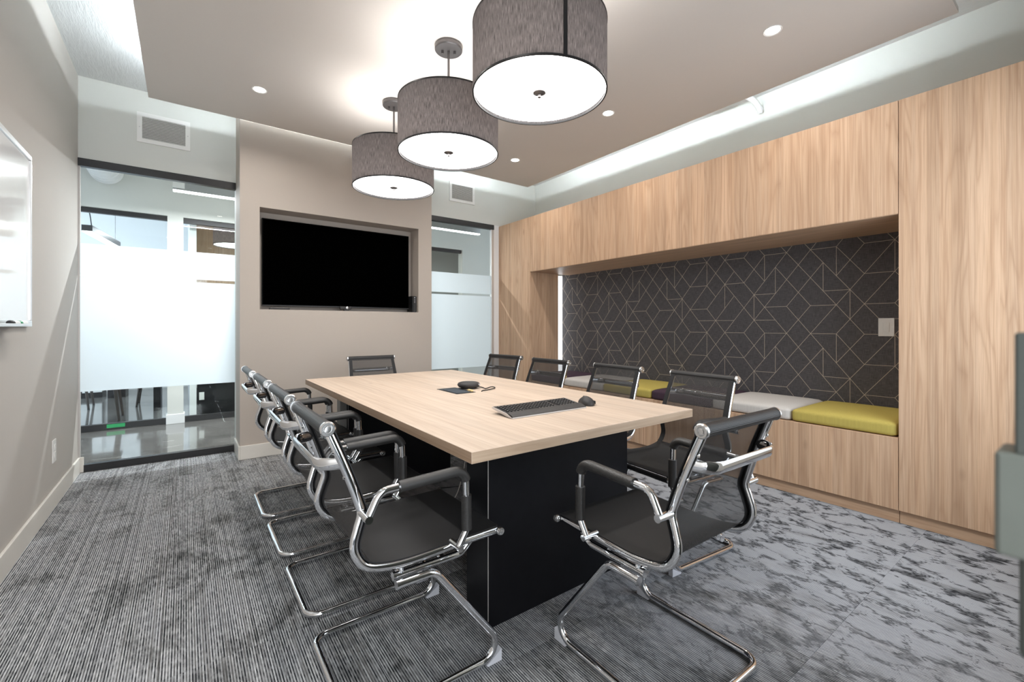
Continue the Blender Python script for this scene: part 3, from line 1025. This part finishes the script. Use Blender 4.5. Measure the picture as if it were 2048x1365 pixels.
obj('foot', B(((-0.02, -0.02, 0.0), (0.03, 0.01, 0.019)), bev=0.003), 'dark_grey_plastic', wc)
pc = thing('mini_computer', 'small black upright computer box at the niche right end', 'computer', (2.012, 4.57, nz0))
obj('case', B(((-0.018, -0.04, 0), (0.03, 0.10, 0.178)), bev=0.002), 'black_plastic', pc)
obj('front_panel', B(((-0.004, -0.042, 0.004), (0.026, -0.040, 0.174))), 'dark_grey_plastic', pc)
obj('power_button', cyl(BM(), (0.008, -0.0435, 0.160), (0.008, -0.042, 0.160), 0.006, seg=16), 'brushed_metal', pc, 40)
for z in (0.135, 0.120, 0.105):
    obj('port', B(((0.004, -0.0432, z), (0.013, -0.042, z + 0.006))), 'brushed_metal', pc)
rm = thing('remote_control', 'slim dark remote lying in the niche at the television left end', 'remote', (0.70, 4.545, nz0))
obj('case', B(((-0.085, -0.02, 0), (0.085, 0.02, 0.018)), bev=0.006), 'dark_grey_plastic', rm, 40)
obj('buttons', B(*[((-0.07 + i * 0.016, -0.012, 0.018), (-0.06 + i * 0.016, -0.004, 0.0195)) for i in range(9)]), 'silver_plastic', rm)

# ---------------------------------------------------------------- whiteboard
wbd = thing('whiteboard', 'white dry-erase board in a slim metal frame on the left wall', 'whiteboard', (XL, 2.535, 1.16))
obj('panel', B(((0.001, -0.905, 0.02), (0.012, 0.905, 0.90))), 'whiteboard_white', wbd)
obj('frame', B(((0, -0.915, 0.0), (0.02, 0.915, 0.03)), ((0, -0.915, 0.885), (0.02, 0.915, 0.91)), ((0, -0.915, 0.03), (0.02, -0.895, 0.885)), ((0, 0.895, 0.03), (0.02, 0.915, 0.885)), bev=0.003), 'alu', wbd)
tb = BM()
box(tb, (0.02, -0.6, -0.002), (0.09, 0.54, 0.003), 0.001)
box(tb, (0.085, -0.6, -0.002), (0.092, 0.54, 0.012), 0.002)
obj('tray', tb, 'alu', wbd)
for (y, m, lab) in ((2.925, 'black_plastic', 'black-capped marker lying on the whiteboard tray'), (3.045, 'green_cap', 'green-capped marker lying on the whiteboard tray')):
    t = thing('marker_pen', lab, 'marker', (XL + 0.058, y, 1.1745), -PI / 2, 'markers on the tray')
    t.scale = (1.2, 1.2, 1.2)
    obj('barrel', cyl(BM(), (-0.075, 0, 0), (-0.0, 0, 0), 0.0088, seg=16), 'white_plastic', t, 40)
    obj('cap', lathe(BM(), [(0, 0.0), (0.0098, 0.0), (0.0098, 0.028), (0.006, 0.033), (0, 0.034)], 16, (0, 0, 0), axis='x'), m, t, 40)

# ---------------------------------------------------------------- conference table
TX0, TX1, TY0, TY1 = 0.731, 1.974, 1.206, 3.612
tab = thing('conference_table', 'long light oak conference table on black slab legs', 'table', (1.3525, 2.409, 0))
hx2, hy2 = (TX1 - TX0) / 2, (TY1 - TY0) / 2
bm = BM()
box(bm, (-hx2, -hy2, 0.722), (hx2, hy2, 0.760))
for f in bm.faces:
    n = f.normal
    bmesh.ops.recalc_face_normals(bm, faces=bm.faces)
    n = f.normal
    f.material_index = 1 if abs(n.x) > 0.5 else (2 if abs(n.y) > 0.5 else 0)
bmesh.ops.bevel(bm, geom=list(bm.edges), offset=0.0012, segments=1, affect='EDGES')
obj('tabletop', bm, ['table_wood', 'table_edge_shaded', 'table_end'], tab)
for y in (1.417, 3.218):
    l = obj('leg', B(((0.932 - 1.3525, y - 2.409, 0), (1.749 - 1.3525, y + 0.160 - 2.409, 0.722)), bev=0.0015), 'black_laminate', tab)
    obj('edge_band', B(((0.9312 - 1.3525, y - 0.0006 - 2.409, 0.0), (0.9335 - 1.3525, y + 0.0012 - 2.409, 0.72))), 'silver_plastic', l)
obj('leg_strip', B(((0.886 - 1.3525, 3.25 - 2.409, 0), (0.931 - 1.3525, 3.33 - 2.409, 0.722))), 'mid_grey', tab)  # grey upright strip against the far leg
gb = thing('grommet_box', 'black flush power box let into the table top', 'power box', (1.35, 2.415, 0.760))
obj('rim', B(((-0.066, -0.127, 0), (0.066, 0.127, 0.0022)), bev=0.001), 'black_plastic', gb)
obj('lid', B(((-0.058, -0.119, 0.0022), (0.04, 0.06, 0.0042)), bev=0.0008), 'slate_lid', gb)
sp = thing('speakerphone', 'round black conference speakerphone beside the power box', 'speakerphone', (1.475, 2.47, 0.760))
obj('body', lathe(BM(), [(0, 0.006), (0.050, 0.006), (0.064, 0.010), (0.072, 0.020), (0.0725, 0.027), (0.066, 0.036), (0.052, 0.0405), (0.0, 0.043)], 40), 'dark_grey_plastic', sp, 50)
obj('base', lathe(BM(), [(0, 0), (0.052, 0), (0.052, 0.0065), (0, 0.0065)], 32), 'black_plastic', sp, 40)
obj('button_strip', B(((0.03, -0.062, 0.023), (0.05, -0.0525, 0.031)), bev=0.001), 'silver_plastic', sp)
tag(obj('audio_cable', tube(BM(), catmull([(1.500, 2.415, 0.776), (1.520, 2.404, 0.772), (1.540, 2.392, 0.765), (1.535, 2.365, 0.764), (1.548, 2.356, 0.768), (1.583, 2.374, 0.770), (1.604, 2.374, 0.768), (1.600, 2.352, 0.766), (1.578, 2.334, 0.766), (1.533, 2.306, 0.766), (1.499, 2.302, 0.7645), (1.478, 2.306, 0.764), (1.455, 2.284, 0.764)], 6), 0.0032, seg=8), 'black_plastic', smooth=60),
    'looped black cable beside the round speakerphone', 'cable')
tag(obj('usb_plug', B(((1.392, 2.30, 0.7645), (1.406, 2.345, 0.7745)), bev=0.001), 'yellow_rubber'), 'small pale connector lying on the power box edge', 'plug')
# keyboard
kb = thing('keyboard', 'black wireless keyboard with grey palm rest on the table', 'keyboard', (1.357, 1.612, 0.760), math.radians(-0.6))
kb.scale = (0.875, 0.78, 1.0)
KW, KD = 0.252, 0.100
bm = BM()
vs = []
for (x, s) in ((-KW, -1), (KW, 1)):
    vs.append([bm.verts.new((x, y, z)) for (y, z) in ((-KD, 0.0015), (-KD, 0.008), (-KD + 0.05, 0.017), (KD, 0.030), (KD, 0.0245), (-KD + 0.05, 0.0015))])
for i in range(6):
    j = (i + 1) % 6
    bm.faces.new((vs[0][i], vs[0][j], vs[1][j], vs[1][i]))
bm.faces.new(vs[0][::-1])
bm.faces.new(vs[1])
obj('case', bm, 'black_plastic', kb)
obj('palm_rest', (lambda b: (sheet(b, [(-KD - 0.004, 0.006), (-KD + 0.02, 0.0135), (-KD + 0.052, 0.019)], -KW, KW, 0.005), [setattr(v, 'co', Vector((v.co.y, v.co.x, v.co.z))) for v in b.verts], b)[2])(BM()), 'dark_grey_plastic', kb)
obj('silver_edge', B(((-KW - 0.001, -KD - 0.006, 0.0005), (KW + 0.001, -KD + 0.004, 0.006)), bev=0.001), 'silver_plastic', kb)
for s in (-1, 1):
    bm = BM()
    q = [bm.verts.new((s * (KW + d_), y, z)) for d_ in (0.0, 0.0035) for (y, z) in ((-KD - 0.004, 0.001), (-KD + 0.05, 0.017), (KD, 0.031), (KD, 0.022), (-KD + 0.05, 0.004))]
    bm.faces.new(q[:5])
    bm.faces.new(q[5:][::-1])
    for i in range(5):
        j = (i + 1) % 5
        bm.faces.new((q[i], q[j], q[5 + j], q[5 + i]))
    obj('side_rim', bm, 'silver_plastic', kb)
bm = BM()
bl = BM()
slope = (0.030 - 0.017) / (2 * KD - 0.05)
for r in range(6):
    n = 15 + 4 + 3
    for c in range(n):
        if c in (15,) or (c == 18 and False):
            continue
        x = -KW + 0.016 + c * (2 * KW - 0.03) / n + 0.009
        y = -KD + 0.062 + r * 0.0218
        if r == 0 and 3 < c < 9:
            if c > 4:
                continue
            x0_, x1_ = x - 0.008, x + 0.008 + 4 * (2 * KW - 0.03) / n
        else:
            x0_, x1_ = x - 0.0085, x + 0.0085
        z = 0.017 + slope * (y - (-KD + 0.05))
        box(bm, (x0_, y - 0.0085, z - 0.001), (x1_, y + 0.0085, z + 0.0035), 0.0012, 1)
        box(bl, (x - 0.003, y - 0.001, z + 0.0034), (x + 0.001, y + 0.004, z + 0.0037))
obj('keys', bm, 'black_plastic', kb, kind='stuff')
obj('key_legends', bl, 'silver_plastic', kb, kind='stuff')
# mouse
ms = thing('mouse', 'black wireless mouse at the right end of the keyboard', 'mouse', (1.650, 1.598, 0.760), math.radians(-24))
ms.scale = (0.92, 0.92, 0.92)
bm = BM()
bmesh.ops.create_uvsphere(bm, u_segments=28, v_segments=16, radius=1.0)
for v in bm.verts:
    x, y, z = v.co
    z2 = max(z, -0.12)
    pinch = 1 - 0.16 * math.exp(-((y - 0.05) / 0.35) ** 2)
    v.co = Vector((x * 0.042 * pinch, y * 0.066, (z2 + 0.12) * (0.041 if y < 0.2 else 0.041 * (1 - 0.35 * (y - 0.2))) + 0.001))
obj('shell', bm, 'dark_grey_plastic', ms, 60)
obj('scroll_wheel', cyl(BM(), (-0.004, 0.036, 0.037), (0.004, 0.036, 0.037), 0.006, seg=16), 'black_plastic', ms, 40)
obj('side_grip', (lambda b: rbox(b, (0.034, -0.035, 0.006), (0.0425, 0.025, 0.024), 0.003, 4))(BM()), 'black_plastic', ms, 60)
# cables under the table
tag(obj('power_cable', tube(BM(), catmull([(1.62, 2.75, 0.71), (1.66, 2.72, 0.45), (1.70, 2.74, 0.15), (1.66, 2.80, 0.008), (1.45, 2.85, 0.006)], 6), 0.004, seg=8), 'black_plastic', smooth=60), 'black cable hanging from the table between the slab legs', 'cable')
tag(obj('white_cable', tube(BM(), catmull([(1.52, 2.55, 0.71), (1.50, 2.53, 0.4), (1.46, 2.54, 0.15), (1.40, 2.58, 0.007), (1.2, 2.62, 0.006)], 6), 0.003, seg=8), 'white_cable', smooth=60), 'thin white cable hanging from the table between the slab legs', 'cable')

# ---------------------------------------------------------------- chairs
RAIL = catmull([(-0.299, 0, 0.862), (-0.252, 0, 0.745), (-0.221, 0, 0.655), (-0.211, 0, 0.615), (-0.222, 0, 0.575), (-0.233, 0, 0.535), (-0.229, 0, 0.50),
                (-0.203, 0, 0.462), (-0.155, 0, 0.442), (-0.06, 0, 0.432), (0.10, 0, 0.437), (0.262, 0, 0.440)], 6)
RY = 0.216


def make_chair():
    t = thing('mesh_chair', 'x', 'chair', (0, 0, 0), 0, 'mesh chairs around the conference table')
    def ry(z):
        return RY - 0.021 * max(0.0, min(1.0, (z - 0.5) / 0.37))
    for s in (-1, 1):
        o = obj('side_rail', tube(BM(), [(p.x, s * ry(p.z), p.z) for p in RAIL], 0.0095, 0.0135, 10, ref=(0, 1, 0)), 'chrome', t, 60)
    fr = [(p.x, p.z) for p in RAIL]
    cut = 43
    def off(P, d):
        out = []
        for i, p in enumerate(P):
            a, b = P[max(i - 1, 0)], P[min(i + 1, len(P) - 1)]
            tx, tz = b[0] - a[0], b[1] - a[1]
            L = math.hypot(tx, tz)
            out.append((p[0] - tz / L * d, p[1] + tx / L * d))
        return out
    fro = off(fr, 0.0150)
    def taper(bm):
        for v in bm.verts:
            v.co.y *= ry(v.co.z) / RY
        return bm
    bk = obj('backrest', taper(sheet(BM(), fro[:cut + 1], -RY + 0.022, RY - 0.022, 0.002, 2)), 'back_mesh', t, 60)
    for s in (-1, 1):
        obj('mesh_border', taper(sheet(BM(), fro[:cut + 1], s * (RY - 0.022), s * (RY + 0.0085), 0.003)), 'border_mesh', bk, 60)
    obj('seat', sheet(BM(), fro[cut:], -RY - 0.004, RY + 0.004, 0.004, 2), 'seat_mesh', t, 60)
    # rolls with chrome end caps
    for nm, (x, z, r) in (('head_roll', (-0.305, 0.873, 0.0195)), ('front_roll', (0.268, 0.440, 0.012))):
        q = obj(nm, cyl(BM(), (x, -ry(z) - 0.012, z), (x, ry(z) + 0.012, z), r, seg=22), 'ribbed_vinyl', t, 40)
        for s in (-1, 1):
            y0 = s * (ry(z) + 0.012)
            rr = r + 0.002
            obj('end_cap', lathe(BM(), [(0, 0), (rr, 0), (rr, s * 0.007), (rr * 0.85, s * 0.010), (rr * 0.6, s * 0.010), (rr * 0.52, s * 0.007), (rr * 0.4, s * 0.011), (0, s * 0.012)], 22, (x, y0, z), axis='y'), 'cap_metal', q, 35)
    # grab bar behind the back
    zb, xb = 0.765, -0.262
    br = fillet([(xb + 0.006, -ry(zb), zb + 0.004), (xb - 0.060, -ry(zb) + 0.030, zb), (xb - 0.060, ry(zb) - 0.030, zb), (xb + 0.006, ry(zb), zb + 0.004)], 0.06, 10)
    bar = obj('grab_bar', tube(BM(), br, 0.019, 0.008, 12, ref=(-0.2, 0, 1)), 'chrome', t, 60)
    for s in (-1, 1):
        for dz in (-0.04, 0.035):
            zz = zb + dz
            xx = xb + (zz - zb) * -0.40 - 0.012
            obj('bolt', lathe(BM(), [(0.0, -0.004), (0.0048, -0.003), (0.0048, 0.006), (0, 0.006)], 12, (xx, s * ry(zz), zz), axis='x'), 'chrome', bar, 40)
    # arms
    ay = 0.262
    for s in (-1, 1):
        p = fillet([(-0.208, s * ay, 0.617), (-0.175, s * ay, 0.685), (0.108, s * ay, 0.696), (0.113, s * ay, 0.500), (0.083, s * ay, 0.452)], 0.042, 7)
        a = BM()
        tube(a, p, 0.0115, 0.0115, 10)
        cyl(a, (-0.211, s * (RY - 0.004), 0.617), (-0.211, s * (ay + 0.016), 0.617), 0.0115, seg=14)
        cyl(a, (0.083, s * (RY - 0.004), 0.449), (0.083, s * (ay + 0.016), 0.449), 0.0105, seg=14)
        ar = obj('armrest', a, 'chrome', t, 50)
        pp = [q for q in p if -0.118 < q.x and q.z > 0.66]
        pp = [Vector((-0.118, s * ay, 0.6872))] + pp
        obj('arm_pad', tube(BM(), pp, 0.0195, 0.0168, 12, ref=(0, 1, 0)), 'arm_vinyl', ar, 60)
        obj('arm_sleeve', cyl(BM(), (0.1115, s * ay, 0.612), (0.1129, s * ay, 0.500), 0.0168, seg=16), 'arm_vinyl', ar, 40)
    # cantilever base: one bent tube
    by = 0.236
    P = [(-0.112, by, 0.384), (0.012, by, 0.384), (0.298, by, 0.014), (-0.246, by, 0.014), (-0.246, -by, 0.014), (0.298, -by, 0.014), (0.012, -by, 0.384), (-0.112, -by, 0.384)]
    obj('base_frame', tube(BM(), fillet(P, {1: 0.05, 2: 0.055, 3: 0.055, 4: 0.055, 5: 0.055, 6: 0.05}, 9), 0.0125, 0.0125, 12), 'chrome', t, 60)
    for s in (-1, 1):
        b = BM()
        tube(b, fillet([(-0.112, s * 0.208, 0.397), (0.12, s * 0.208, 0.397), (0.155, s * 0.210, 0.430)], 0.03, 5), 0.0115, 0.0115, 10)
        cyl(b, (-0.116, s * by, 0.384), (-0.108, s * by, 0.384), 0.0145, seg=14)
        cyl(b, (-0.116, s * 0.208, 0.397), (-0.108, s * 0.208, 0.397), 0.0135, seg=14)
        cyl(b, (-0.09, s * 0.208, 0.397), (-0.09, s * 0.214, 0.432), 0.008, seg=10)
        obj('seat_bracket', b, 'chrome', t, 50)
        g = BM()
        v = [g.verts.new((x, s * by + dy, z)) for dy in (-0.012, 0.012) for (x, z) in ((0.262, 0.0), (0.205, 0.0), (0.200, 0.006), (0.215, 0.012), (0.262, 0.040))]
        g.faces.new(v[:5])
        g.faces.new(v[5:][::-1])
        for i in range(5):
            j = (i + 1) % 5
            g.faces.new((v[i], v[j], v[5 + j], v[5 + i]))
        obj('glide', g, 'grey_plastic', t)
    for x in (-0.085, 0.06):
        obj('cross_bar', cyl(BM(), (x, -0.208, 0.397), (x, 0.208, 0.397), 0.010, seg=12), 'chrome', t, 40)
    return t


chair0 = make_chair()
spots = [(0.625, 1.510, 0.0, 'black mesh chrome chair at the table left side nearest the camera'),
         (0.635, 2.110, 0.0, 'black mesh chrome chair on the table left side, second from the camera'),
         (0.635, 2.685, 0.0, 'black mesh chrome chair on the table left side, third from the camera'),
         (0.630, 3.250, 0.0, 'black mesh chrome chair on the table left side nearest the television wall'),
         (1.350, 0.968, PI / 2 - 0.015, 'black mesh chrome chair at the near end of the table, its back to the camera'),
         (2.095, 1.430, PI - 0.09, 'black mesh chrome chair on the bench side, nearest the camera'),
         (2.120, 2.060, PI - 0.03, 'black mesh chrome chair on the bench side, second from the camera'),
         (2.105, 2.725, PI + 0.03, 'black mesh chrome chair on the bench side in front of the light strip'),
         (2.120, 3.345, PI + 0.14, 'black mesh chrome chair on the bench side, farthest, by the narrow glass'),
         (1.360, 3.690, -PI / 2, 'black mesh chrome chair at the far end of the table under the television')]
for i, (x, y, rz, lab) in enumerate(spots):
    c = chair0 if i == 0 else dup(chair0)
    c.location = (x, y, 0)
    c.rotation_euler = (0, 0, rz)
    c['label'] = lab
for (x, y, rz, lab) in ((0.42, 8.2, 0.0, 'dark mesh chair in the room across the corridor, behind the right glass pane'),):
    c = dup(chair0)
    c.location = (x, y, 0.006)
    c.rotation_euler = (0, 0, rz)
    c['label'] = lab
    c['group'] = 'chairs across the corridor'

# ---------------------------------------------------------------- drum pendants
def pendant(x, y, zc, drop, label, group, wob):
    t = thing('drum_pendant', label, 'pendant lamp', (x, y, zc), wob, group)
    c = obj('canopy', lathe(BM(), [(0, 0), (0.084, 0), (0.087, -0.004), (0.087, -0.028), (0.083, -0.033), (0, -0.034)], 40), 'canopy_metal', t, 40)
    for s in (-1, 1):
        obj('knob', cyl(BM(), (s * 0.038, 0.0, -0.034), (s * 0.038, 0.0, -0.052), 0.008, seg=14), 'canopy_metal', c, 40)
    zt = -(zc - drop - 0.310)        # top of the shade, relative
    obj('stem', cyl(BM(), (0, 0, -0.034), (0, 0, zt - 0.02), 0.0075, seg=14), 'canopy_metal', t, 40)
    R = 0.312
    zb = zt - 0.310
    sh = obj('shade', lathe(BM(), [(R, 0), (R, -0.310), (R - 0.003, -0.310), (R - 0.003, 0)], 72, closed=True), 'drum_shade', t, 40)
    sh.location = (0, 0, zt)
    for z in (0.0, -0.310):
        obj('rim_ring', lathe(BM(), [(R + 0.0015, z - 0.004), (R + 0.0015, z + 0.004), (R - 0.005, z + 0.004), (R - 0.005, z - 0.004)], 72, closed=True), 'black_plastic', sh, 40)
    bm = BM()
    for i in range(4):
        a0, a1 = math.radians(-112 + i * 0.8), math.radians(-112 + (i + 1) * 0.8)
        q = [bm.verts.new((rr * math.cos(a), rr * math.sin(a), z)) for rr in (R + 0.0004, R + 0.002) for a in (a0, a1) for z in (0.0, -0.308)]
        for fidx in ((0, 1, 3, 2), (4, 5, 7, 6), (0, 2, 6, 4), (1, 3, 7, 5)):
            bm.faces.new([q[k] for k in fidx])
    obj('seam_strip', bm, 'black_plastic', sh)
    obj('diffuser', lathe(BM(), [(0, zb + 0.010), (R - 0.012, zb + 0.010), (R - 0.0045, zb + 0.014)], 72), 'diffuser_glow', t, 60)
    obj('spider', B(((-R + 0.004, -0.004, zt - 0.02), (R - 0.004, 0.004, zt - 0.014)), ((-0.004, -R + 0.004, zt - 0.02), (0.004, R - 0.004, zt - 0.014))), 'canopy_metal', t)
    pl = bpy.data.lights.new('bulb', 'POINT')
    pl.energy = 5.2
    pl.color = (1.0, 0.97, 0.94)
    pl.shadow_soft_size = 0.05
    po = bpy.data.objects.new('bulb', pl)
    COL.objects.link(po)
    po.location = (0, 0, zb + 0.17)
    po.parent = t
    obj('finial', lathe(BM(), [(0, zb + 0.010), (0.029, zb + 0.008), (0.030, zb + 0.004), (0.018, zb - 0.002), (0.008, zb - 0.004), (0.008, zb - 0.016), (0, zb - 0.017)], 24), 'canopy_metal', t, 40)
    return t


GP = 'drum pendants in a row over the table'
pendant(1.340, 1.600, ZD, 2.250, 'large dark drum pendant nearest the camera, glowing white underneath', GP, 0)
pendant(1.340, 2.490, ZD, 2.250, 'dark drum pendant in the middle of the row over the table', GP, 2.6)
pendant(1.332, 3.380, ZD, 2.250, 'dark drum pendant farthest away, in front of the television wall', GP, 2.6)
pendant(0.66, 8.2, ZC, 2.42, 'dark drum pendant in the room across the corridor', 'pendants across the corridor', 2.6)

# ---------------------------------------------------------------- door at the camera's right hand
dr = struct('door_1', (0.42, 0.0, 0.0))
obj('leaf', B(((0.0, -0.035, 0.006), (0.90, 0.010, 2.28)), bev=0.002), 'door_grey', dr)
obj('pull_bar', B(((0.0, 0.010, 1.079), (0.030, 0.0370, 1.156)), bev=0.0015), 'door_grey', dr)
obj('lock_case', B(((-0.002, 0.010, 1.014), (0.034, 0.0455, 1.080)), bev=0.0025), 'lock_grey', dr)
obj('pull_bar', B(((0.0, 0.010, 0.952), (0.026, 0.0352, 1.016)), bev=0.003), 'door_grey', dr)
